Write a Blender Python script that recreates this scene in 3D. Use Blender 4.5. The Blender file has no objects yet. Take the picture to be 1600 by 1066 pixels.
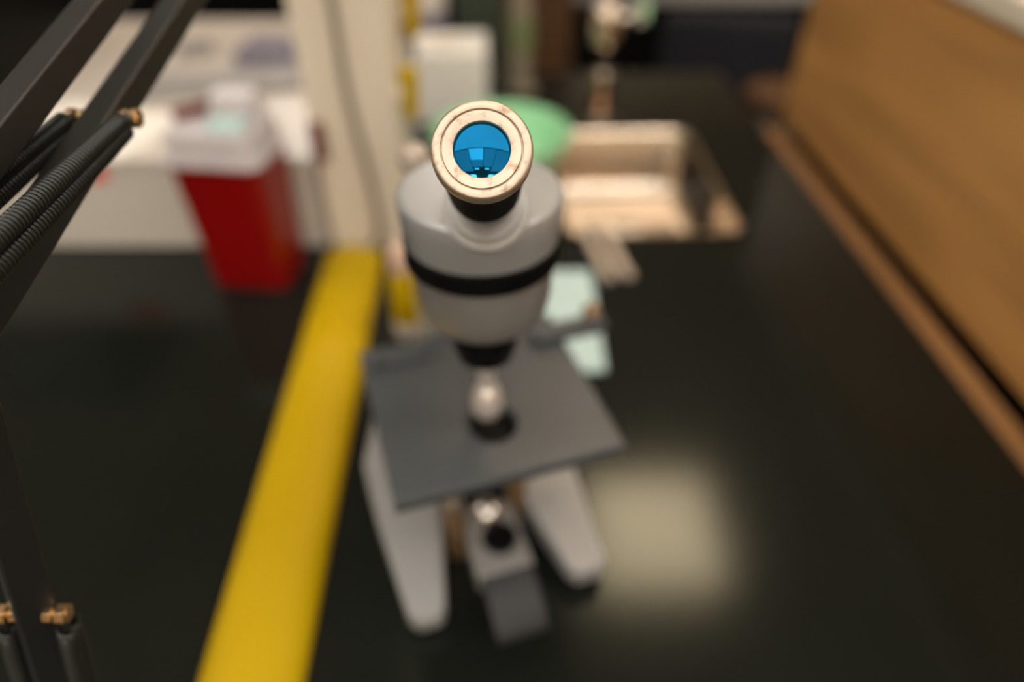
import bpy, bmesh, math, random
from mathutils import Vector, Matrix
random.seed(7)
S = bpy.context.scene
COL = S.collection
R = math.radians
# ------------------------------------------------------------------ camera
BZ = 0.90                       # bench top height
CAMH = 0.38                     # camera above bench
cam_d = bpy.data.cameras.new('camera')
cam = bpy.data.objects.new('camera', cam_d); COL.objects.link(cam)
cam.location = (0, 0, BZ + CAMH)
cam.rotation_euler = (R(90 - 40.5), 0, 0)
cam_d.lens = 24; cam_d.sensor_width = 36; cam_d.clip_start = 0.01; cam_d.clip_end = 60
cam_d.dof.use_dof = True
cam_d.dof.focus_distance = 0.187
cam_d.dof.aperture_fstop = 2.8
S.camera = cam
# ------------------------------------------------------------------ world, exposure
w = bpy.data.worlds.new('world'); S.world = w; w.use_nodes = True
w.node_tree.nodes['Background'].inputs[0].default_value = (1, .93, .82, 1)
w.node_tree.nodes['Background'].inputs[1].default_value = 0.05
S.view_settings.view_transform = 'Standard'
S.view_settings.look = 'None'
S.view_settings.gamma = 1
S.view_settings.use_curve_mapping = False
S.view_settings.exposure = 0.13
S.cycles.max_bounces = 8
S.cycles.use_denoising = True
# ceiling luminaires, several added for fill and lens reflection: x, y, size x, size y, strength   (ceiling height 2.9)
CEIL = 2.90
WARM, SOFT = (1.0, .71, .47), (1.0, .94, .86)
PANELS = [(.56, 1.60, .50, .50, 22, WARM, 'square ceiling light panel above the far right end of the black bench'),
          (.05, -.02, 3.10, 1.20, 2.4, SOFT, 'broad luminous panel added above the photographer for the lens reflection'),  # unseen, sized to fill most of the lens reflection
          (-1.16, -1.66, .96, 1.98, 1.3, SOFT, 'luminous panel added behind the photographer at the left'),  # unseen, shaped to carry the lens reflection down its left side
          (1.20, -1.66, .96, 1.98, 1.3, SOFT, 'luminous panel added behind the photographer at the right'),  # added likewise for the right side of the lens reflection
          (-.30, -1.03, .70, .74, 3.6, SOFT, 'brightest ceiling panel just behind the photographer'),
          (-.30, -1.74, .70, .64, 1.3, SOFT, 'dim panel added behind the brightest one'),  # unseen, fills the lens reflection below the bright patch
          (.39, -1.36, .62, 1.40, 1.3, SOFT, 'narrow panel added right behind the photographer'),  # added to close the lens reflection right of the bright patch
          (-.38, -2.28, .34, .24, 5, SOFT, 'small square ceiling light at the left behind the photographer'),
          (.38, -2.28, .34, .24, 5, SOFT, 'small square ceiling light at the right behind the photographer'),
          (-1.0, -3.70, .80, .80, 22, SOFT, 'bright fill light added at the back left of the room'),  # unseen fill for camera-facing sides, set outside the lens reflection
          (1.1, -3.70, .80, .80, 27, SOFT, 'bright fill light added at the back right of the room'),  # second added fill light, paired with the back left one
          (-2.4, .40, .60, 1.20, 10, SOFT, 'long fill panel added high at the left'),  # added to light the oak panel from the left
          (2.0, .15, .60, 1.20, 9, SOFT, 'long ceiling light panel high at the right'),
          (-1.1, 4.2, 1.2, .60, 30, SOFT, 'long fill panel added near the far wall')]  # unseen, added to brighten the far wall for grazing reflections

# ------------------------------------------------------------------ materials
def nd(t, typ, **kw):
    n = t.nodes.new(typ)
    for k, v in kw.items(): setattr(n, k, v)
    return n
def mat(name, col, rough=.5, metal=0., spec=.5, var=0., scale=30., rvar=0., bump=0., bscale=80., trans=0., coat=0., col2=None, stretch=None, ior=1.45, alpha=1):
    m = bpy.data.materials.new(name); m.use_nodes = True
    t = m.node_tree; b = t.nodes['Principled BSDF']
    b.inputs['Base Color'].default_value = (*col, 1)
    b.inputs['Roughness'].default_value = rough
    b.inputs['Metallic'].default_value = metal
    b.inputs['Specular IOR Level'].default_value = spec
    b.inputs['Transmission Weight'].default_value = trans
    b.inputs['Coat Weight'].default_value = coat
    b.inputs['IOR'].default_value = ior
    tc = nd(t, 'ShaderNodeTexCoord'); mp = nd(t, 'ShaderNodeMapping')
    t.links.new(tc.outputs['Object'], mp.inputs[0])
    if stretch: mp.inputs['Scale'].default_value = stretch
    ns = nd(t, 'ShaderNodeTexNoise'); ns.inputs['Scale'].default_value = scale; ns.inputs['Detail'].default_value = 5
    t.links.new(mp.outputs[0], ns.inputs['Vector'])
    if var or col2:
        c2 = col2 or tuple(max(0, c * (1 - var)) for c in col)
        mx = nd(t, 'ShaderNodeMix', data_type='RGBA')
        mx.inputs['A'].default_value = (*col, 1); mx.inputs['B'].default_value = (*c2, 1)
        rp = nd(t, 'ShaderNodeMapRange'); rp.inputs['From Min'].default_value = .35; rp.inputs['From Max'].default_value = .65
        t.links.new(ns.outputs[0], rp.inputs[0]); t.links.new(rp.outputs[0], mx.inputs['Factor'])
        t.links.new(mx.outputs['Result'], b.inputs['Base Color'])
    if rvar:
        rr = nd(t, 'ShaderNodeMapRange'); rr.inputs['To Min'].default_value = rough - rvar; rr.inputs['To Max'].default_value = rough + rvar
        t.links.new(ns.outputs[0], rr.inputs[0]); t.links.new(rr.outputs[0], b.inputs['Roughness'])
    if bump:
        nb = nd(t, 'ShaderNodeTexNoise'); nb.inputs['Scale'].default_value = bscale; nb.inputs['Detail'].default_value = 4
        t.links.new(mp.outputs[0], nb.inputs['Vector'])
        bp = nd(t, 'ShaderNodeBump'); bp.inputs['Strength'].default_value = bump; bp.inputs['Distance'].default_value = .001
        t.links.new(nb.outputs[0], bp.inputs['Height']); t.links.new(bp.outputs[0], b.inputs['Normal'])
    return m
def emit(name, col, st):
    m = bpy.data.materials.new(name); m.use_nodes = True
    t = m.node_tree; t.nodes.clear()
    e = nd(t, 'ShaderNodeEmission'); e.inputs[0].default_value = (*col, 1); e.inputs[1].default_value = st
    o = nd(t, 'ShaderNodeOutputMaterial'); t.links.new(e.outputs[0], o.inputs[0])
    return m
M = dict(
    bench=mat('black_epoxy', (.009, .010, .008), .145, spec=.29, var=.25, scale=6, rvar=.03, bump=.05, bscale=300),
    oak=mat('oak', (.56, .28, .085), .45, var=.3, scale=5, stretch=(3, .6, 6), bump=.1),
    oak_dark=mat('dark_oak', (.10, .045, .015), .5, var=.4, scale=6, stretch=(5, 5, .6)),
    cream=mat('cream_paint', (.74, .65, .52), .5, var=.04, scale=4),
    white=mat('white_plastic', (.60, .545, .48), .4, var=.04, scale=6),
    paper=mat('white_paper', (.86, .82, .75), .8, var=.04, scale=20),
    wall=mat('wall_paint', (.62, .54, .42), .8, var=.05, scale=3),
    ceil=mat('ceiling_tile', (.70, .64, .54), .9, var=.08, scale=60),
    floor=mat('floor_vinyl', (.06, .055, .05), .5, var=.3, scale=9),
    yellow=mat('yellow_plastic', (.48, .315, .0), .5, spec=.2, var=.05, scale=10),
    red=mat('red_plastic', (.23, .001, .001), .3, var=.08, scale=10),
    lidp=mat('milky_plastic', (.66, .60, .60), .35, var=.05, trans=.15),
    mint=mat('mint_paper', (.43, .56, .53), .6, var=.05),
    sleeve=mat('dull_green_sleeve', (.17, .20, .09), .6, var=.1),
    green=mat('green_plastic', (.33, .68, .38), .4, var=.06),
    dgreen=mat('dark_green_board', (.045, .06, .04), .6, var=.2),
    purple=mat('purple_card', (.20, .18, .23), .6, var=.1),
    greyp=mat('grey_plastic', (.30, .28, .26), .5, var=.1),
    steel=mat('stainless', (.66, .55, .44), .22, metal=1, rvar=.08, scale=40),
    chrome=mat('chrome', (.86, .80, .74), .16, metal=1, rvar=.04, scale=60),
    satin=mat('satin_tube', (.44, .41, .39), .11, metal=1, rvar=.04, scale=60),
    grey=mat('microscope_grey', (.44, .445, .44), .36, metal=.5, var=.06, scale=25, bump=.08, bscale=500),
    greyl=mat('microscope_light_grey', (.29, .283, .272), .36, var=.06, scale=25, bump=.08, bscale=500),
    stage=mat('stage_grey', (.066, .071, .073), .42, var=.12, scale=30, bump=.05, bscale=400),
    black=mat('black_metal', (.005, .005, .005), .35, spec=.12, var=.2),
    blackm=mat('black_paint', (.010, .010, .009), .45, spec=.75, var=.2, bump=.06, bscale=600),
    rubber=mat('black_rubber', (.010, .010, .010), .7),
    springm=mat('spring_steel', (.03, .032, .028), .32, metal=.4),
    bodym=mat('satin_grey_body', (.36, .34, .32), .38, metal=.55, var=.06, scale=25),
    collar=mat('pale_grey_collar', (.40, .385, .36), .3),
    barrel=mat('matt_black_barrel', (.003, .003, .003), .5, spec=.02),
    darkgloss=mat('front_shading_grey', (.016, .0155, .0155), .5),  # fading shade down the illuminator front put into a dark colour
    lampm=mat('housing_shade_grey', (.20, .19, .175), .4),  # microscope grey darkened for the shade under the stage
    ledgem=mat('ledge_oak', (.30, .145, .05), .5, var=.3, scale=5, stretch=(3, .6, 6)),  # darker copy of the oak, used on the ledge
    brass=mat('brass', (.75, .50, .26), .25, metal=1, rvar=.06),
    bronze=mat('bronze', (.30, .18, .09), .4, metal=.6, var=.3),
    navy=mat('navy_fabric', (.008, .008, .012), .9, var=.3),
    cord=mat('cord_grey', (.24, .20, .14), .6),
    glass=mat('clear_glass', (.95, .97, .95), .03, trans=1.),
    redmark=mat('red_print', (.70, .10, .06), .6),
    tagm=mat('red_brown', (.16, .05, .04), .5),
    tongm=mat('dull_pale_metal', (.50, .42, .34), .35, metal=.3),
    objm=mat('nickel', (.80, .72, .66), .28, metal=.6),
    holdm=mat('dull_brass', (.30, .20, .12), .4, metal=.4),
    bead=mat('pinkish_cap', (.62, .42, .32), .4),
)
M['bench'].node_tree.nodes['Principled BSDF'].inputs['Specular Tint'].default_value = (.86, 1, .93, 1)
# eyepiece face: worn satin metal
def face_mat():
    m = mat('worn_satin_metal', (.5, .4, .3), .42, metal=.85, bump=.05, bscale=900)
    t = m.node_tree; b = t.nodes['Principled BSDF']
    tc = nd(t, 'ShaderNodeTexCoord')
    n1 = nd(t, 'ShaderNodeTexNoise'); n1.inputs['Scale'].default_value = 260; n1.inputs['Detail'].default_value = 6; n1.inputs['Roughness'].default_value = .65
    t.links.new(tc.outputs['Object'], n1.inputs['Vector'])
    r1 = nd(t, 'ShaderNodeValToRGB')
    r1.color_ramp.elements[0].position = .30; r1.color_ramp.elements[0].color = (.40, .28, .19, 1)
    r1.color_ramp.elements[1].position = .46; r1.color_ramp.elements[1].color = (.66, .53, .41, 1)
    t.links.new(n1.outputs[0], r1.inputs[0])
    v = nd(t, 'ShaderNodeTexVoronoi'); v.inputs['Scale'].default_value = 330
    t.links.new(tc.outputs['Object'], v.inputs['Vector'])
    r2 = nd(t, 'ShaderNodeValToRGB')
    r2.color_ramp.elements[0].position = .05; r2.color_ramp.elements[0].color = (1, .95, .88, 1)
    r2.color_ramp.elements[1].position = .11; r2.color_ramp.elements[1].color = (.9, .9, .9, 1)
    t.links.new(v.outputs['Distance'], r2.inputs[0])
    mx = nd(t, 'ShaderNodeMix', data_type='RGBA', blend_type='MULTIPLY'); mx.inputs['Factor'].default_value = 1
    t.links.new(r1.outputs[0], mx.inputs['A']); t.links.new(r2.outputs[0], mx.inputs['B'])
    t.links.new(mx.outputs['Result'], b.inputs['Base Color'])
    return m
M['face'] = face_mat()
M['lens'] = mat('blue_coated_lens', (.0, .112, .255), .05, metal=1., coat=.12, var=.12, scale=120)

# ------------------------------------------------------------------ mesh helpers (millimetres in, metres out)
K = .001
def build(name, bm, m, parent=None, smooth=True, bevel=0, seg=3, sub=0, ang=40):
    bmesh.ops.recalc_face_normals(bm, faces=bm.faces[:])
    for v in bm.verts: v.co *= K
    me = bpy.data.meshes.new(name); bm.to_mesh(me); bm.free()
    me.materials.append(m)
    o = bpy.data.objects.new(name, me); COL.objects.link(o)
    if parent: o.parent = parent
    if smooth:
        for p in me.polygons: p.use_smooth = True
        try: me.set_sharp_from_angle(angle=R(ang))
        except Exception: pass
    if bevel:
        md = o.modifiers.new('bevel', 'BEVEL'); md.width = bevel * K; md.segments = seg; md.limit_method = 'ANGLE'; md.angle_limit = R(35)
        md.harden_normals = False
    if sub:
        md = o.modifiers.new('subd', 'SUBSURF'); md.levels = sub; md.render_levels = sub
    return o
def new(): return bmesh.new()
def box(bm, x0, x1, y0, y1, z0, z1, mx=None):
    vs = [bm.verts.new((x, y, z)) for z in (z0, z1) for y in (y0, y1) for x in (x0, x1)]
    for f in ((0, 1, 3, 2), (4, 6, 7, 5), (0, 4, 5, 1), (2, 3, 7, 6), (0, 2, 6, 4), (1, 5, 7, 3)):
        bm.faces.new([vs[i] for i in f])
    if mx:
        for v in vs: v.co = mx @ v.co
    return vs
def frustum(bm, cx, cy, z0, z1, wx0, wy0, wx1, wy1, n=6, rnd=.25):
    """rounded-square frustum"""
    rings = []
    for z, wx, wy in ((z0, wx0, wy0), (z1, wx1, wy1)):
        rr = rnd * min(wx, wy); ring = []
        for qx, qy, a0 in ((1, 1, 0), (-1, 1, 90), (-1, -1, 180), (1, -1, 270)):
            for i in range(n + 1):
                a = R(a0 + 90 * i / n)
                ring.append(bm.verts.new((cx + qx * (wx / 2 - rr) + rr * math.cos(a), cy + qy * (wy / 2 - rr) + rr * math.sin(a), z)))
        rings.append(ring)
    k = len(rings[0])
    for i in range(k):
        bm.faces.new((rings[0][i], rings[0][(i + 1) % k], rings[1][(i + 1) % k], rings[1][i]))
    bm.faces.new(rings[0][::-1]); bm.faces.new(rings[1])
def lathe(bm, prof, n=48, cx=0, cy=0, mx=None, close=True):
    """prof: list of (radius, height)"""
    rings = []; made = []
    for r, h in prof:
        if r < 1e-6: v = bm.verts.new((cx, cy, h)); rings.append([v]); made.append(v)
        else:
            ring = [bm.verts.new((cx + r * math.cos(2 * math.pi * i / n), cy + r * math.sin(2 * math.pi * i / n), h)) for i in range(n)]
            rings.append(ring); made += ring
    for a, b in zip(rings, rings[1:]):
        for i in range(n):
            j = (i + 1) % n
            if len(a) == 1 and len(b) == 1: break
            if len(a) == 1: bm.faces.new((a[0], b[j], b[i]))
            elif len(b) == 1: bm.faces.new((a[i], a[j], b[0]))
            else: bm.faces.new((a[i], a[j], b[j], b[i]))
    if close:
        if len(rings[0]) > 1: bm.faces.new(rings[0][::-1])
        if len(rings[-1]) > 1: bm.faces.new(rings[-1])
    if mx:
        for v in made: v.co = mx @ v.co
def prism(bm, pts, a0, a1, axis='z', mx=None):
    """extrude a polygon; axis z: pts are (x,y); axis x: pts are (y,z)"""
    def mk(p, a): return (p[0], p[1], a) if axis == 'z' else ((a, p[0], p[1]) if axis == 'x' else (p[0], a, p[1]))
    A = [bm.verts.new(mk(p, a0)) for p in pts]; B = [bm.verts.new(mk(p, a1)) for p in pts]
    n = len(pts)
    for i in range(n): bm.faces.new((A[i], A[(i + 1) % n], B[(i + 1) % n], B[i]))
    bm.faces.new(A[::-1]); bm.faces.new(B)
    if mx:
        for v in A + B: v.co = mx @ v.co
def frame(d, up=Vector((0, 0, 1))):
    d = Vector(d).normalized()
    s = d.cross(up)
    if s.length < 1e-4: s = d.cross(Vector((0, 1, 0)))
    s.normalize(); u = s.cross(d)
    return d, s, u
def beam(bm, p0, p1, wd, ht):
    p0 = Vector(p0); p1 = Vector(p1); d, s, u = frame(p1 - p0)
    vs = [bm.verts.new(p + s * a * wd / 2 + u * b * ht / 2) for p in (p0, p1) for a, b in ((-1, -1), (1, -1), (1, 1), (-1, 1))]
    for i in range(4): bm.faces.new((vs[i], vs[(i + 1) % 4], vs[4 + (i + 1) % 4], vs[4 + i]))
    bm.faces.new(vs[:4][::-1]); bm.faces.new(vs[4:])
def tube(bm, pts, r, n=12, cap=True):
    pts = [Vector(p) for p in pts]; rings = []
    prev = None
    for i, p in enumerate(pts):
        d = (pts[min(i + 1, len(pts) - 1)] - pts[max(i - 1, 0)]).normalized()
        if prev is None: _, s, u = frame(d)
        else:
            s = (prev - d * prev.dot(d)).normalized(); u = s.cross(d)
        prev = s
        rr = r[i] if isinstance(r, (list, tuple)) else r
        rings.append([bm.verts.new(p + s * rr * math.cos(2 * math.pi * k / n) + u * rr * math.sin(2 * math.pi * k / n)) for k in range(n)])
    for a, b in zip(rings, rings[1:]):
        for i in range(n): bm.faces.new((a[i], a[(i + 1) % n], b[(i + 1) % n], b[i]))
    if cap: bm.faces.new(rings[0][::-1]); bm.faces.new(rings[-1])
def helix(bm, p0, p1, rad, wire, pitch, seg=14):
    p0 = Vector(p0); p1 = Vector(p1); L = (p1 - p0).length; d, s, u = frame(p1 - p0)
    n = int(L / pitch * seg)
    pts = [p0 + d * (L * i / n) + s * rad * math.cos(2 * math.pi * i / seg) + u * rad * math.sin(2 * math.pi * i / seg) for i in range(n + 1)]
    tube(bm, pts, wire, n=6)
def cyl(bm, p0, p1, r, n=24):
    tube(bm, [p0, p1], r, n=n)
def smoothpath(pts, n=8):
    out = []; P = [Vector(p) for p in pts]
    for i in range(len(P) - 1):
        a = P[max(i - 1, 0)]; b = P[i]; c = P[i + 1]; d = P[min(i + 2, len(P) - 1)]
        for k in range(n):
            t = k / n
            out.append(.5 * ((2 * b) + (c - a) * t + (2 * a - 5 * b + 4 * c - d) * t * t + (3 * b - a - 3 * c + d) * t ** 3))
    out.append(P[-1]); return out
def tag(o, label, cat, group=None, kind=None):
    o['label'] = label; o['category'] = cat
    if group: o['group'] = group
    if kind: o['kind'] = kind
    return o
def thing(name, label, cat, loc=(0, 0, 0), rz=0, group=None):
    """an Empty at the thing's base; loc in mm, height above the bench top"""
    o = bpy.data.objects.new(name, None); COL.objects.link(o); o.empty_display_size = .02
    o.location = (loc[0] * K, loc[1] * K, BZ + loc[2] * K); o.rotation_euler = (0, 0, R(rz))
    return tag(o, label, cat, group)
def struct(name, bm, m):
    o = build(name, bm, m, smooth=False); o['kind'] = 'structure'; return o

# ------------------------------------------------------------------ room shell (mm, absolute heights)
def room():
    X0, X1, Y0, Y1, H = -3600, 3000, -4200, 5200, CEIL * 1000
    b = new(); box(b, X0, X1, Y0, Y1, -100, 0); struct('floor', b, M['floor'])
    b = new(); box(b, X0, X1, Y0, Y1, H, H + 100); struct('ceiling', b, M['ceil'])
    b = new(); box(b, X0 - 100, X0, Y0, Y1, 0, H); struct('wall_left', b, M['wall'])
    b = new(); box(b, X1, X1 + 100, Y0, Y1, 0, H); struct('wall_right', b, M['wall'])
    b = new(); box(b, X0, X1, Y0 - 100, Y0, 0, H); struct('wall_back', b, M['wall'])
    b = new(); box(b, X0, X1, Y1, Y1 + 100, 0, H); struct('wall_front', b, M['wall'])
    for x, y, sx, sy, st, lc, lab in PANELS:
        t = thing('ceiling_light', lab, 'ceiling light', (x * 1000, y * 1000, H - BZ * 1000), 0, 'ceiling light panels')
        a, c = sx * 500, sy * 500
        b = new()
        for q in ((-a - 8, a + 8, -c - 8, -c), (-a - 8, a + 8, c, c + 8), (-a - 8, -a, -c, c), (a, a + 8, -c, c)):
            box(b, *q, -14, 0)
        build('frame', b, M['white'], t, smooth=False)
        b = new(); box(b, -a, a, -c, c, -8, -1)
        build('diffuser', b, emit('lamp_diffuser', lc, st), t, smooth=False)
room()

# ------------------------------------------------------------------ lab bench, sink, partition (turned 2.2 degrees)
BA = 2.2
BO = (363, 301)                 # a point of the bench's right edge
SX0, SX1, SY0, SY1 = -296, -104, 321, 588      # sink cut-out in bench coordinates
def bench():
    t = thing('lab_bench', 'black resin topped laboratory bench filling the room foreground', 'lab bench', (BO[0], BO[1], 0), BA)
    t.location.z = 0
    Z = BZ * 1000
    xs = [-1700, SX0, SX1, 0]; ys = [-480, SY0, SY1, 812]
    b = new(); g = {}
    for k, z in enumerate((Z - 32, Z)):
        for i, x in enumerate(xs):
            for j, y in enumerate(ys): g[i, j, k] = b.verts.new((x, y, z))
    for i in range(3):
        for j in range(3):
            if (i, j) == (1, 1): continue
            b.faces.new([g[i, j, 1], g[i + 1, j, 1], g[i + 1, j + 1, 1], g[i, j + 1, 1]])
            b.faces.new([g[i, j, 0], g[i, j + 1, 0], g[i + 1, j + 1, 0], g[i + 1, j, 0]])
    ring = [(i, 0) for i in range(3)] + [(3, j) for j in range(3)] + [(3 - i, 3) for i in range(3)] + [(0, 3 - j) for j in range(3)]
    for a, c in zip(ring, ring[1:] + ring[:1]): b.faces.new([g[a + (0,)], g[c + (0,)], g[c + (1,)], g[a + (1,)]])
    hole = [(1, 1), (2, 1), (2, 2), (1, 2)]
    for a, c in zip(hole, hole[1:] + hole[:1]): b.faces.new([g[a + (0,)], g[a + (1,)], g[c + (1,)], g[c + (0,)]])
    build('worktop', b, M['bench'], t, smooth=False, bevel=3)
    b = new(); box(b, -1660, SX0 - 30, -440, 790, 100, Z - 32); build('base_cabinet', b, M['oak_dark'], t, smooth=False, bevel=2)
    b = new(); box(b, SX1 + 20, -12, -440, 790, 100, Z - 32); build('base_cabinet', b, M['oak_dark'], t, smooth=False, bevel=2)
    b = new(); box(b, -1640, -40, -400, 760, 0, 100); build('plinth', b, M['black'], t, smooth=False)
    # sink
    s = thing('sink', 'stainless steel sink set into the black bench behind the microscope', 'sink', (BO[0], BO[1], 0), BA)
    b = new(); D = -86
    def rr(x0, x1, y0, y1, r, z, n=6):
        out = []
        for cx, cy, a0 in ((x1 - r, y1 - r, 0), (x0 + r, y1 - r, 90), (x0 + r, y0 + r, 180), (x1 - r, y0 + r, 270)):
            for i in range(n + 1):
                a = R(a0 + 90 * i / n); out.append(b.verts.new((cx + r * math.cos(a), cy + r * math.sin(a), z)))
        return out
    e = .5
    loops = [rr(SX0 + e, SX1 - e, SY0 + e, SY1 - e, 18, -31.5), rr(SX0 + e, SX1 - e, SY0 + e, SY1 - e, 18, .6),
             rr(SX0 + 5, SX1 - 5, SY0 + 5, SY1 - 5, 15, .9), rr(SX0 + 7, SX1 - 7, SY0 + 7, SY1 - 7, 14, -3),
             rr(SX0 + 11, SX1 - 11, SY0 + 11, SY1 - 11, 14, D + 16), rr(SX0 + 16, SX1 - 16, SY0 + 16, SY1 - 16, 14, D + 4), rr(SX0 + 28, SX1 - 28, SY0 + 28, SY1 - 28, 12, D),
             ]
    for A, B in zip(loops, loops[1:]):
        n = len(A)
        for i in range(n): b.faces.new((A[i], A[(i + 1) % n], B[(i + 1) % n], B[i]))
    b.faces.new(loops[-1])
    build('basin', b, M['steel'], s, ang=60)
    b = new(); prism(b, [(SY0 + 95, -4), (SY1 - 24, -4), (SY1 - 30, D + 18), (SY0 + 80, D + 18)], SX1 - 13.5, SX1 - 11, 'x')
    for v in b.verts:
        if v.co.z > -10: v.co.x += 2.5
    build('darkening_sheet', b, M['black'], s, smooth=False)['label'] = 'black sheet added to darken the right wall'  # added black sheet in place of the wall's dark reflection
    b = new(); lathe(b, [(0, D + .3), (17, D + .3), (19, D + 1.2), (22, D + 1.2), (22, D)], 28, (SX0 + SX1) / 2, SY0 + 150, close=False)
    build('drain', b, M['chrome'], s)
    # half height wooden partition along the right edge
    p = thing('wood_partition', 'oak panelled half height partition with a pale cap along the right bench edge', 'partition', (BO[0], BO[1], 0), BA)
    p.location.z = 0
    b = new(); box(b, 3, 25, -480, 600, 0, Z - 5); build('ledge', b, M['ledgem'], p, smooth=False, bevel=2)
    b = new(); box(b, 40, 130, -700, 618, 0, Z - 20); build('core', b, M['black'], p, smooth=False)
    b = new(); box(b, 34, 132, -702, 620, Z + 3, Z + 222); build('panel', b, M['oak'], p, smooth=False, bevel=2)
    b = new(); box(b, 60, 120, -690, 600, Z - 20, Z + 3); build('spacer', b, M['black'], p, smooth=False)
    b = new(); box(b, 28, 140, -708, 628, Z + 222, Z + 244); build('cap', b, M['cream'], p, smooth=False, bevel=4)
bench()

# ------------------------------------------------------------------ microscope
MO = Vector((-17, 268, 0)); MR = 18
AU, AW = -2.6, -22              # optical axis in microscope coordinates
def microscope():
    t = thing('microscope', 'grey monocular laboratory microscope standing on the black bench', 'microscope', (MO.x, MO.y, 0), MR)
    G, GL = M['grey'], M['greyl']
    inv = (Matrix.Translation(MO) @ Matrix.Rotation(R(MR), 4, 'Z')).inverted()
    # horseshoe base
    outer = [(-63, -63), (-66, -30), (-69, 5), (-70, 40), (-56, 80), (-30, 97), (-5, 99), (22, 97), (47, 80), (61, 40), (61, 5), (58, -30), (56, -63)]
    inner = [(-42, -63), (-35, -28), (-29, 0), (-26, 16), (-19, 26), (-12, 29), (-4, 30), (4, 29), (11, 26), (17, 16), (20, 0), (25, -28), (32, -63)]
    def fill(P):
        out = []
        for a, c in zip(P, P[1:]):
            for k in range(4): out.append((a[0] + (c[0] - a[0]) * k / 4, a[1] + (c[1] - a[1]) * k / 4))
        return out + [P[-1]]
    outer = fill(outer); inner = fill(inner)
    outer = [(outer[0][0] + 5, -68.5)] + outer + [(outer[-1][0] - 5, -68.5)]; inner = [(inner[0][0] - 4, -68.5)] + inner + [(inner[-1][0] + 4, -68.5)]
    b = new(); n = len(outer)
    def top(wv): return 20 + 15 * max(0, min(1, (wv + 67) / 120)) ** 1.2
    ov = [(b.verts.new((u, w_, 6)), b.verts.new((u, w_, top(w_)))) for u, w_ in outer]
    iv = [(b.verts.new((u, w_, 6)), b.verts.new((u, w_, top(w_)))) for u, w_ in inner]
    for i in range(n - 1):
        b.faces.new((ov[i][0], ov[i + 1][0], ov[i + 1][1], ov[i][1])); b.faces.new((iv[i][0], iv[i][1], iv[i + 1][1], iv[i + 1][0]))
        b.faces.new((ov[i][1], ov[i + 1][1], iv[i + 1][1], iv[i][1])); b.faces.new((ov[i][0], iv[i][0], iv[i + 1][0], ov[i + 1][0]))
    for i in (0, n - 1): b.faces.new((ov[i][0], ov[i][1], iv[i][1], iv[i][0]))
    build('base', b, GL, t, bevel=3.5, seg=4, ang=50)
    for u, w_ in ((-55, -54), (44, -54), (-50, 70), (40, 70)):
        b = new(); lathe(b, [(9, 0), (10, 1), (10, 6.2)], 24, u, w_); build('rubber_foot', b, M['rubber'], t)
    # illuminator between the legs
    b = new(); prism(b, [(-6, 1), (-50, 1), (-54, 4), (-54, 20), (-6, 23)], -20, 14, 'x')
    lamp = build('illuminator', b, M['lampm'], t, bevel=2, ang=50)
    b = new(); prism(b, [(-54, .6), (-86, .6), (-87, 2), (-86.5, 4), (-83, 8.5), (-76, 13), (-66, 17), (-54.2, 19.6)], -18.5, 12.5, 'x'); build('front_cover', b, M['darkgloss'], lamp, bevel=1.5, ang=50)
    b = new(); lathe(b, [(11, 18), (11, 22.7), (10, 23.6), (8.8, 23.6), (8.6, 22.5), (0, 22.5)], 32, -.5, -33); build('lamp_port', b, M['black'], lamp)
    b = new(); lathe(b, [(9, 20), (9.2, 27), (7.5, 31), (4, 33.5), (0, 34.4)], 32, -3, -15); build('condenser_lens', b, M['chrome'], lamp)
    for u, w_, h in ((-25, -22, 52), (18, -8, 58)):
        b = new(); lathe(b, [(6, 2), (7, 8), (6, 20), (6.5, h - 8), (5, h)], 24, u, w_)
        pz = build('fork_post', b, M['bronze'], t)
        b = new(); lathe(b, [(3, h), (5.5, h + 1), (6, h + 4), (4, h + 8), (0, h + 9)], 20, u, w_); build('thumb_knob', b, M['chrome'], pz)
    # condenser under the stage
    b = new(); lathe(b, [(10, 78), (17, 80), (18, 98), (24, 100), (24, 107)], 36, AU, AW); build('condenser', b, M['black'], t)
    # stage with a round opening
    b = new()
    rad = 12.5; N = 40
    sq = []
    x0, x1, y0, y1 = -59.5, 59.5, -60, 54
    cxs, cys = AU + 2, AW - 2
    for i in range(N):
        a = 2 * math.pi * i / N; dx, dy = math.cos(a), math.sin(a)
        k = min((x1 - cxs) / dx if dx > 1e-9 else 1e9, (x0 - cxs) / dx if dx < -1e-9 else 1e9, (y1 - cys) / dy if dy > 1e-9 else 1e9, (y0 - cys) / dy if dy < -1e-9 else 1e9)
        sq.append([cxs + k * dx, cys + k * dy])
    for X, Y in ((x0, y0), (x0, y1), (x1, y0), (x1, y1)):          # snap nearest rim points to the corners
        j = min(range(N), key=lambda i: (sq[i][0] - X) ** 2 + (sq[i][1] - Y) ** 2); sq[j] = [X, Y]
    for z0_, z1_ in ((107, 115),):
        o0 = [b.verts.new((p[0], p[1], z0_)) for p in sq]; o1 = [b.verts.new((p[0], p[1], z1_)) for p in sq]
        hp = lambda i: (cxs + rad * math.cos(2 * math.pi * i / N), cys + (rad + 2) * math.sin(2 * math.pi * i / N))
        i0 = [b.verts.new((*hp(i), z0_)) for i in range(N)]; i1 = [b.verts.new((*hp(i), z1_)) for i in range(N)]
        for i in range(N):
            j = (i + 1) % N
            b.faces.new((o0[i], o0[j], o1[j], o1[i])); b.faces.new((o1[i], o1[j], i1[j], i1[i]))
            b.faces.new((i1[i], i1[j], i0[j], i0[i])); b.faces.new((i0[i], i0[j], o0[j], o0[i]))
    st = build('stage', b, M['stage'], t, bevel=1.2, ang=30)
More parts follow.
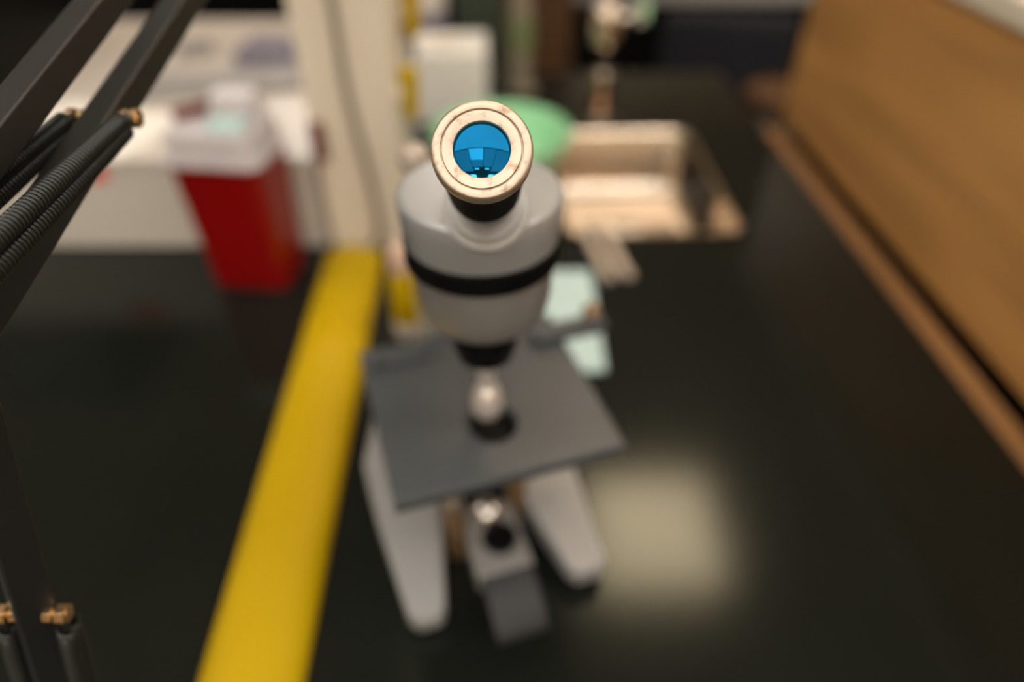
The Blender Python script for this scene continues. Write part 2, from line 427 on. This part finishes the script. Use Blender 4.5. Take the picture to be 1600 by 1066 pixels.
    # slide holder arm reaching past the right edge
    b = new(); box(b, 40, 86, 24, 36, 115.2, 123); hold = build('slide_holder', b, M['stage'], t, bevel=1.5)
    b = new(); lathe(b, [(5, 123), (5.5, 128), (3, 131), (0, 131.4)], 20, 79, 34); build('holder_screw', b, M['holdm'], hold)
    b = new(); box(b, -57, -22, 34, 42, 115.2, 119); lathe(b, [(4, 119), (4, 123), (0, 124)], 20, -50, 38); build('stage_clip', b, M['stage'], t, bevel=.8)
    # arm: one casting rising behind the stage
    pr = [(58, 24), (94, 24), (98, 70), (98, 130), (94, 185), (82, 212), (62, 224), (30, 226), (4, 224), (0, 196), (34, 194), (54, 184), (62, 160), (63, 110)]
    b = new(); prism(b, pr, -17, 12, 'x'); build('arm', b, GL, t, bevel=5, seg=4, ang=50)
    b = new(); lathe(b, [(5, 219), (8, 222), (8.4, 228), (6, 231.5), (0, 232)], 28, -14, 62); build('clamp_screw', b, M['tongm'], t)
    for s in (-1, 1):
        mx = Matrix.Translation((-2.5, 80, 64)) @ Matrix.Rotation(R(90 * s), 4, 'Y')
        b = new(); lathe(b, [(8, 12), (8, 18), (21, 19), (22, 22), (22, 32), (20, 34), (0, 34)], 40, mx=mx); kn = build('focus_knob', b, M['black'], t)
        b = new(); lathe(b, [(6, 34), (12, 35), (12, 42), (10, 44), (0, 44)], 32, mx=mx); build('fine_focus_knob', b, M['satin'], kn)
    # round head
    b = new(); lathe(b, [(0, 250.4), (24, 250.2), (31.5, 250), (33.3, 249), (33.8, 247), (33.4, 240), (32.2, 229.5), (0, 229.5)], 72, AU, AW); hd = build('head', b, G, t, ang=25)
    b = new(); lathe(b, [(32.4, 229.6), (33.2, 229), (33, 220), (32, 219), (20, 219)], 72, AU, AW); build('black_ring', b, M['black'], t)
    b = new(); lathe(b, [(20, 219.2), (30.6, 219), (30.8, 217), (29.8, 200), (28.6, 195), (25, 189), (18, 184.5), (13, 183), (0, 183)], 72, AU, AW); build('lower_body', b, M['bodym'], t, ang=30)
    b = new(); lathe(b, [(0, 183.2), (14, 183), (15.5, 180), (15.5, 172), (13.5, 163), (9, 161), (0, 161)], 40, AU, AW); npz = build('nosepiece', b, M['black'], t)
    # objective
    b = new(); lathe(b, [(0, 161.2), (6, 161), (6, 154), (4.4, 152), (4.2, 141), (6.5, 138), (7.8, 133), (8, 129), (7.6, 123), (5.6, 119.6), (3.6, 118.6), (2.6, 119.4), (0, 119.4)], 40, AU, AW)
    build('objective', b, M['objm'], t, ang=35)
    # inclined eye tube
    E = R(44)
    tip = Vector((-8.2, 174.5, 299.5))
    ax = Vector((.02, -math.cos(E), math.sin(E))).normalized()
    side = Vector((1, 0, 0)); side = (side - ax * side.dot(ax)).normalized(); up = ax.cross(side)
    F = Matrix((side, up, ax)).transposed().to_4x4(); F.translation = tip
    F = inv @ F
    b = new(); lathe(b, [(0, -98), (16, -98), (16, -65), (15.6, -63.8), (14.9, -63.2), (13.4, -62.8), (12.9, -60), (12.6, -59), (11.2, -58.8)], 64, mx=F); build('tube_collar', b, M['collar'], t, ang=35)
    b = new(); lathe(b, [(0, -75), (11.3, -75), (11.3, -32), (0, -32)], 64, mx=F); build('eye_tube', b, M['satin'], t)
    b = new(); lathe(b, [(0, -36), (11.2, -36), (11.9, -35.4), (12.1, -28), (12.6, -14), (13.3, -7), (13.6, -5.2), (13.9, -5.0), (13.0, -4.0), (0, -4.0)], 96, mx=F)
    ep = build('eyepiece', b, M['barrel'], t, ang=35)
    # bright end ring with groove
    b = new(); lathe(b, [(13.6, -5.4), (14.05, -4.6), (14.1, -1.2), (13.7, -.35), (13.2, 0), (11.55, .02), (11.35, -.12), (11.25, -.9)], 128, mx=F, close=False); build('end_ring', b, M['face'], ep, ang=45)
    b = new(); lathe(b, [(11.3, -.9), (11.0, -.9), (10.95, -.25), (10.8, -.1), (8.2, -.16), (7.95, -.3), (7.85, -.7), (7.8, -2.8)], 128, mx=F, close=False); build('retaining_ring', b, M['face'], ep, ang=45)
    b = new(); Rc = 23.; ap = 7.86; z0 = math.sqrt(Rc * Rc - ap * ap)
    lathe(b, [(ap, -2.6)] + [(ap * (1 - i / 14), -1.15 + math.sqrt(Rc * Rc - (ap * (1 - i / 14)) ** 2) - z0) for i in range(0, 15)], 96, mx=F, close=False)
    ln = build('lens', b, M['lens'], ep); ln['label'] = 'blue coated eye lens'
    return t
microscope()

# ------------------------------------------------------------------ spring balanced boom arm at the left (mm; heights above bench)
def boom():
    BX, BY = -187, 84
    t = thing('boom_arm', 'black spring balanced boom arm with brass fittings at the left edge', 'boom arm', (BX, BY, 0))
    O = Vector((BX, BY, -380))                       # points below are relative to the camera position
    L = lambda p: Vector(p) - O
    d = Vector((-.04, -.975, -.219)).normalized()
    A1 = Vector((-143, 260, -64.6)); A2 = Vector((-136, 306.6, -76.5))
    P = {}
    b = new(); beam(b, L(A1 - d * 190), L(A1 + d * 138), 10, 10); build('upper_bar', b, M['blackm'], t, bevel=.8)
    b = new(); beam(b, L(A2 - d * 145), L(A2 + d * 186), 10, 10); build('upper_bar', b, M['blackm'], t, bevel=.8)
    # elbow bracket: a pair of plates
    e1 = A1 + d * 132; e2 = A2 + d * 180; mid = (e1 + e2) / 2
    for sx in (-1, 1):
        b = new()
        prism(b, [(mid.y - 24, mid.z + 18), (mid.y - 2, mid.z + 18), (mid.y + 5, mid.z + 10), (mid.y + 5, mid.z - 16), (mid.y - 6, mid.z - 22), (mid.y - 22, mid.z - 22), (mid.y - 28, mid.z - 6)],
              mid.x + sx * 7 - 1, mid.x + sx * 7 + 1, 'x')
        for v in b.verts: v.co = v.co - O
        build('elbow_plate', b, M['blackm'], t, bevel=.6)
    # lower bar
    q0 = Vector((-143, 130, -120)); q1 = Vector((-158, 114.5, -212)); q2 = q0 + (q1 - q0) * 2.5
    b = new(); beam(b, L(q0), L(q2), 11, 11); build('lower_bar', b, M['blackm'], t, bevel=.8)
    # cross pins with brass nuts, and springs
    def pin(c, half):
        c = Vector(c)
        b = new(); cyl(b, L(c - Vector((half, 0, 0))), L(c + Vector((half, 0, 0))), 1.6, 12); p = build('cross_pin', b, M['brass'], t)
        for sx in (-1, 1):
            for off, r in ((half - 1.8, 3.4), (half - 6.0, 3.0)):
                b = new(); cc = c + Vector((sx * off, 0, 0)); tube(b, [L(cc - Vector((1.5, 0, 0))), L(cc + Vector((1.5, 0, 0)))], r, n=6); build('brass_nut', b, M['brass'], p, smooth=False, bevel=.3)
    def spring(p0, p1, rad=3.1):
        p0 = Vector(p0); p1 = Vector(p1); dd = (p1 - p0).normalized()
        b = new(); helix(b, L(p0 + dd * 5), L(p1), rad - .6, .68, 1.55)
        cyl(b, L(p0), L(p0 + dd * 6), 1.2, 8)
        build('spring', b, M['springm'], t)
    c = A2 + d * 82
    c.z += 1
    pin(c, 12.5)
    for sx, dz in ((-1, 3.1), (-1, -3.1), (1, 3.1), (1, -3.1)):
        off = 9.2 if sx > 0 else -9.6
        spring(c + Vector((off, -1, dz * .5)), Vector((c.x + off - 1, 126, -96 + dz + (1 if sx < 0 else 0))))
    c2 = Vector((-158, 113, -215))
    pin(c2, 11.5)
    for sx, dy in ((-1, 3.6), (-1, -3.4), (1, 3.6), (1, -3.4)):
        off = 10 * sx
        spring(c2 + Vector((off, dy * .4, -2)), Vector((-187 + off, 100 + dy + 6, -330)))
    # foot on the bench
    b = new(); lathe(b, [(0, 0), (34, 0), (36, 2), (36, 8), (32, 12), (12, 13), (11, 22), (0, 22)], 48, -14, 0); build('foot_plate', b, M['blackm'], t)
    b = new(); box(b, -9, 9, -11, 11, 18, 52); build('foot_bracket', b, M['blackm'], t, bevel=1)
boom()

# ------------------------------------------------------------------ left: column, yellow strip, red bin, low cabinet
def left_side():
    t = thing('utility_column', 'cream square utility column rising behind the yellow strip', 'column', (-140.5, 590, 0), BA * 0)
    b = new(); box(b, -41.5, 41.5, 0, 70, 0, 1996); build('column_body', b, M['cream'], t, smooth=False, bevel=4)
    b = new(); box(b, -41, -28, -6, .2, 98, 134); build('switch_plate', b, M['tagm'], t, bevel=1)['label'] = 'small dark red plate'
    # cord hanging on the column
    o = tag(None or build('power_cord', (lambda b: (tube(b, smoothpath([(-146, 585, 620), (-145, 585, 400), (-143, 584.5, 234), (-142, 584.5, 160), (-133, 584.5, 80), (-131, 584, 30), (-138, 578, 12), (-150, 572, 8)]), 3.6, 10), b)[1])(new()), M['cord']),
            'grey power cord hanging down the front of the cream column', 'cord')
    o.location.z = BZ
    # two gas valves on the right flank of the column
    def valve(y, h, label):
        v = thing('gas_valve', label, 'gas valve', (-98.9, y, h), 0, 'yellow handled gas valves')
        b = new(); mx = Matrix.Rotation(R(90), 4, 'Y')
        lathe(b, [(9, 0), (9, 3), (5, 4), (5, 8), (0, 8)], 24, mx=mx); build('valve_body', b, M['cream'], v)
        b = new(); frustum(b, 0, 0, -22, 22, 13, 11, 18, 13, rnd=.45); bmesh.ops.translate(b, verts=b.verts, vec=(10, 0, 0)); build('handle', b, M['yellow'], v, bevel=3)
        b = new(); lathe(b, [(3, -2), (3.4, -24), (5, -30), (4, -44), (0, -44)], 16, 8, 0); build('hose_nozzle', b, M['greyp'], v)
    valve(592, 158, 'lower yellow handled gas valve on the flank of the cream column')
    valve(644, 212, 'upper yellow handled gas valve on the flank of the cream column')
    # yellow domed strip
    b = new(); prof = [(-28.5, 0), (-28, 3), (-24.5, 7), (-17, 10.5), (-8, 12.3), (8, 12.3), (17, 10.5), (24.5, 7), (28, 3), (28.5, 0)]
    rows = []
    L0, L1 = -436, 0
    ks = [(L0, 1), (-14, 1), (-7, .93), (-2.5, .75), (0, .45)]
    for yv, s in ks: rows.append([b.verts.new((x * (s if s < 1 else 1) ** .5, yv, z * s)) for x, z in prof])
    for A, B in zip(rows, rows[1:]):
        for i in range(len(A) - 1): b.faces.new((A[i], A[i + 1], B[i + 1], B[i]))
        b.faces.new((A[-1], A[0], B[0], B[-1]))
    b.faces.new(rows[0]); b.faces.new(rows[-1][::-1])
    o = build('cord_cover', b, M['yellow'], ang=50)
    o.location = (-.1575, .585, BZ); o.rotation_euler = (0, 0, R(2.3))
    tag(o, 'long yellow rounded strip lying across the black bench left of the microscope', 'cord cover')
    # sharps container
    s = thing('sharps_container', 'red sharps container with a milky lid standing on the black bench', 'sharps container', (-243, 549, 0), -7)
    b = new(); frustum(b, 0, 0, 0, 124, 70, 56, 80, 66, rnd=.14); build('bin_body', b, M['red'], s, bevel=1.5)
    lid = None
    b = new(); frustum(b, 0, 0, 124, 130, 86, 72, 86, 72, rnd=.16); frustum(b, 0, 0, 130, 152, 82, 68, 74, 62, rnd=.2); frustum(b, 12, 12, 152, 172, 44, 34, 36, 24, rnd=.3); lid = build('lid', b, M['lidp'], s, bevel=2)
    b = new(); box(b, -21, 21, -3.5, 3.5, 0, 10, Matrix.Translation((-20, 8, 152.2)) @ Matrix.Rotation(R(42), 4, 'Z')); build('lid_slot', b, M['tagm'], lid, bevel=.8)
    b = new(); prism(b, [(-26, 152.2), (-8, 152.2), (-7, 160), (-16, 158), (-25, 154)], 0, 30, 'x'); build('flap', b, M['mint'], lid, bevel=1.5)
    # low white cabinet
    c = thing('storage_unit', 'low white storage unit standing on the bench left of the column', 'storage unit', (-500, 592, 0))
    b = new(); box(b, -330, 312, 0, 440, 0, 90); build('carcass', b, M['white'], c, smooth=False, bevel=3)
    b = new(); box(b, -333, 315, -2, 442, 90, 98); build('top_panel', b, M['white'], c, smooth=False, bevel=2)
    b = new(); box(b, 80, 118, -1.2, .2, 74, 90); build('label_plate', b, M['redmark'], c, smooth=False)['label'] = 'small red printed label'
    # clutter on the unit
    def flat(name, lab, cat, x, y, sx, sy, h, m, rz, z=98.2):
        b = new(); box(b, -sx / 2, sx / 2, -sy / 2, sy / 2, 0, h); o = build(name, b, m, bevel=min(1.5, h * .3), smooth=False)
        o.location = (x * K, y * K, BZ + z * K); o.rotation_euler = (0, 0, R(rz)); return tag(o, lab, cat)
    flat('notebook', 'closed purple grey notebook lying on the white unit', 'notebook', -270, 870, 120, 70, 16, M['purple'], -4)
    flat('tray', 'shallow grey tray lying on the white unit before the notebook', 'tray', -330, 770, 190, 60, 10, M['greyp'], 12)
    flat('paper_sheet', 'sheet of white paper lying on the white unit', 'paper', -420, 655, 150, 105, 1.2, M['paper'], -16)
    flat('eraser', 'small dark grey block behind the grey tray on the white unit', 'eraser', -392, 880, 40, 26, 14, M['greyp'], 30)
    e = thing('instrument_case', 'black boxy instrument standing at the far left of the white unit', 'instrument', (-640, 800, 98))
    b = new(); box(b, -110, 90, -90, 110, 4, 260); build('housing', b, M['black'], e, bevel=6)
    b = new(); box(b, -90, 70, -91.5, -89, 60, 230); build('front_panel', b, M['blackm'], e, bevel=1)
    for x in (-90, 70):
        b = new(); lathe(b, [(8, 0), (8, 5)], 16, x, -70); build('foot', b, M['rubber'], e)
left_side()

# ------------------------------------------------------------------ small things behind the microscope
def behind():
    y = thing('dropper_bottle', 'small yellow bottle with a pinkish cap standing behind the microscope stage', 'bottle', (-89, 458, 0))
    b = new(); lathe(b, [(0, 0), (12, 0), (13, 2), (13, 14), (0, 14)], 32); build('bottle_base', b, M['white'], y)
    b = new(); lathe(b, [(0, 14), (11.5, 14), (12.5, 16), (12, 58), (8, 66), (0, 66)], 32); build('bottle_body', b, M['yellow'], y)
    b = new(); lathe(b, [(0, 65.5), (10, 66), (10.5, 69), (10, 82), (7, 87), (0, 88)], 32); build('cap', b, M['bead'], y)
    b = new(); box(b, -52, 52, -70, 70, 0, 5); o = build('memo_pad', b, M['mint'], bevel=1, smooth=False)
    o.location = (.024, .474, BZ + .0002); o.rotation_euler = (0, 0, R(0)); tag(o, 'pale mint memo pad lying on the bench behind the stage', 'memo pad')
    b = new(); lathe(b, [(0, 2), (52, 0), (60, 1), (70, 14), (79, 40), (83, 46), (81, 48), (76, 41), (67, 16), (58, 5), (0, 4)], 64); o = build('basin_bowl', b, M['green'])
    o.name = 'bowl'; o.location = (-.012, .775, BZ); tag(o, 'light green plastic bowl on the bench between sink and column', 'bowl')
    # tongs
    t = thing('tongs', 'pale metal tongs lying on the bench in front of the sink', 'tongs', (103, 533, 0), 14)
    for a in (-1, 1):
        b = new(); pts = [(a * 10, 0, 5), (a * 9, 20, 6), (a * 10, 60, 10), (a * 4, 88, 9), (0, 96, 8)]
        P = smoothpath(pts, 6); rows = []
        for p in P: rows.append([b.verts.new(p + Vector((dx, 0, dz))) for dx, dz in ((-4.5, -3), (4.5, -3), (4.5, 3), (-4.5, 3))])
        for A, B in zip(rows, rows[1:]):
            for i in range(4): b.faces.new((A[i], A[(i + 1) % 4], B[(i + 1) % 4], B[i]))
        b.faces.new(rows[0][::-1]); b.faces.new(rows[-1])
        zmin = min(v.co.z for v in b.verts)
        for v in b.verts: v.co.z -= zmin
        build('prong', b, M['tongm'], t, bevel=.8)
    # tissue box
    t = thing('tissue_box', 'cream tissue carton standing behind the green bowl', 'tissue box', (-88, 950, 0), 2)
    b = new(); box(b, -54, 54, -46, 46, 0, 92); build('carton', b, M['paper'], t, bevel=2, smooth=False)
    b = new(); lathe(b, [(0, 92), (20, 92), (20, 92.8), (0, 92.8)], 32); build('opening', b, M['cream'], t)
    # beaker
    t = thing('beaker', 'small clear glass beaker right of the tissue carton', 'beaker', (-14, 992, 0))
    b = new(); lathe(b, [(0, 0), (13, 0), (15, 2), (15, 44), (17, 50), (16, 51), (13.8, 44), (13.8, 4), (0, 3)], 40); build('glass_wall', b, M['glass'], t)
    # white bottle with a purple lower band
    t = thing('reagent_bottle', 'white bottle with a purple band behind the tissue carton', 'bottle', (-118, 1050, 0))
    b = new(); lathe(b, [(0, 0), (23, 0), (24, 3), (24, 150), (20, 160), (12, 166), (12, 176), (0, 176)], 40); build('bottle_body', b, M['white'], t)
    b = new(); lathe(b, [(24.3, 70), (24.3, 108)], 40, close=False); build('label_band', b, M['purple'], t)
    b = new(); lathe(b, [(0, 176), (14, 176), (14, 192), (0, 193)], 32); build('cap', b, M['yellow'], t)
    # upright dark green binder
    t = thing('ring_binder', 'dark green binder standing upright at the back of the bench', 'binder', (-46, 1060, 0), 0)
    b = new(); box(b, -36, 36, 0, 40, 0, 280); build('cover', b, M['dgreen'], t, bevel=2)
    b = new(); box(b, -30, 30, 3, 40.5, 4, 276); build('pages', b, M['paper'], t)
    # pipe with green sleeve
    t = thing('water_pipe', 'upright tan pipe with a green sleeve beside the binder', 'pipe', (13, 1030, 0))
    b = new(); lathe(b, [(0, 0), (22, 0), (22, 5), (15, 8), (15, 600), (0, 600)], 32); build('pipe', b, M['cord'], t)
    b = new(); lathe(b, [(15.3, 58), (17.5, 59), (17.5, 102), (15.3, 103)], 32, close=False); build('sleeve', b, M['sleeve'], t)
    # faucet behind the sink
    t = thing('faucet', 'chrome gooseneck laboratory faucet behind the sink', 'faucet', (120, 922, 0))
    b = new(); lathe(b, [(0, 0), (20, 0), (20, 5), (16, 8), (17, 40), (16, 62), (9, 68), (0, 68)], 40); build('faucet_base', b, M['steel'], t)
    b = new(); lathe(b, [(0, 66), (8, 66), (8, 98), (0, 98)], 32); build('riser', b, M['black'], t)  # black colour stands in for a dark reflection on the neck
    b = new(); lathe(b, [(0, 96), (16, 97), (19, 104), (19, 138), (14, 146), (9, 150), (0, 150)], 40); build('valve_housing', b, M['steel'], t)
    b = new(); tube(b, smoothpath([(0, 0, 146), (0, 0, 260), (0, -30, 310), (0, -80, 325), (0, -125, 305), (0, -140, 262)], 8), 7, 16); build('gooseneck', b, M['chrome'], t)
    b = new(); tube(b, [(14, 0, 128), (40, 0, 136)], 5, 12); tube(b, [(38, -24, 136), (38, 24, 136)], 7, 12); hnd = build('handle', b, M['chrome'], t)
    b = new(); mx = Matrix.Translation((44, 0, 136)) @ Matrix.Rotation(R(90), 4, 'Y'); lathe(b, [(0, 0), (12, 0), (12, 6), (0, 7)], 24, mx=mx); build('index_button', b, M['green'], hnd)
behind()

# ------------------------------------------------------------------ far furniture
def far():
    def ab(n, lab, cat, x, y, rz=0):
        t = thing(n, lab, cat, (x, y, 0), rz); t.location.z = 0; return t
    t = ab('side_table', 'pale edged dark table beyond the far end of the bench', 'table', 560, 1660)
    b = new(); box(b, -420, 500, 0, 600, 860, 892); build('tabletop', b, M['greyp'], t, bevel=3, smooth=False)
    b = new(); box(b, -400, 480, 40, 580, 90, 858); build('cabinet_body', b, M['black'], t, smooth=False)  # black body stands in for the shadow below the tabletop
    b = new(); box(b, -380, 460, 70, 560, 0, 90); build('plinth', b, M['black'], t, smooth=False)
    t = ab('storage_cabinet', 'dark brown wooden cabinet beyond the bench behind the faucet', 'cabinet', 30, 1560)
    b = new(); box(b, -120, 100, 0, 500, 60, 1150); build('cabinet_body', b, M['oak_dark'], t, smooth=False, bevel=3)
    for x in (-118, -8):
        b = new(); box(b, x, x + 104, -18, 0, 70, 1140); dd = build('door', b, M['oak_dark'], t, smooth=False, bevel=2)
    b = new(); box(b, -110, 90, 20, 480, 0, 60); build('plinth', b, M['black'], t, smooth=False)
    t = ab('tall_cabinet', 'tall black cabinet far behind the white unit', 'cabinet', -700, 1700)
    b = new(); box(b, -900, 560, 0, 500, 80, 1500); build('cabinet_body', b, M['black'], t, smooth=False, bevel=3)
    b = new(); box(b, -880, 540, 20, 480, 0, 80); build('plinth', b, M['black'], t, smooth=False)
    # office chair
    t = ab('office_chair', 'dark navy chair back beyond the end of the bench', 'chair', 470, 1420, -10)
    b = new(); box(b, -170, 90, -25, 25, 600, 903); build('backrest', b, M['navy'], t, bevel=20)
    b = new(); box(b, -210, 130, -20, 190, 470, 530); build('seat', b, M['navy'], t, bevel=20)
    b = new(); tube(b, [(-40, 20, 540), (-40, 30, 720)], 14); tube(b, [(-40, 80, 60), (-40, 80, 480)], 22); build('post', b, M['black'], t)
    for k in range(5):
        a = R(72 * k + 10); b = new(); tube(b, [(-40, 80, 75), (-40 + 230 * math.cos(a), 80 + 190 * math.sin(a), 60)], 16); lg = build('leg', b, M['black'], t)
        b = new(); mx = Matrix.Translation((-40 + 230 * math.cos(a), 80 + 190 * math.sin(a), 25)) @ Matrix.Rotation(R(90), 4, 'X'); lathe(b, [(0, -12), (25, -12), (25, 12), (0, 12)], 20, mx=mx); build('caster', b, M['rubber'], lg)
    # stool
    t = ab('lab_stool', 'brown wooden stool between the bench end and the partition', 'stool', 470, 1180)
    b = new(); lathe(b, [(0, 815), (60, 815), (64, 822), (64, 838), (60, 843), (0, 844)], 40); build('seat', b, M['oak_dark'], t)
    for k in range(4):
        a = R(90 * k + 45); b = new(); tube(b, [(42 * math.cos(a), 42 * math.sin(a), 817), (85 * math.cos(a), 85 * math.sin(a), 0)], 9); build('leg', b, M['greyp'], t)
    b = new(); lathe(b, [(66, 300), (70, 306), (66, 312)], 32, close=False); build('foot_ring', b, M['greyp'], t)
far()
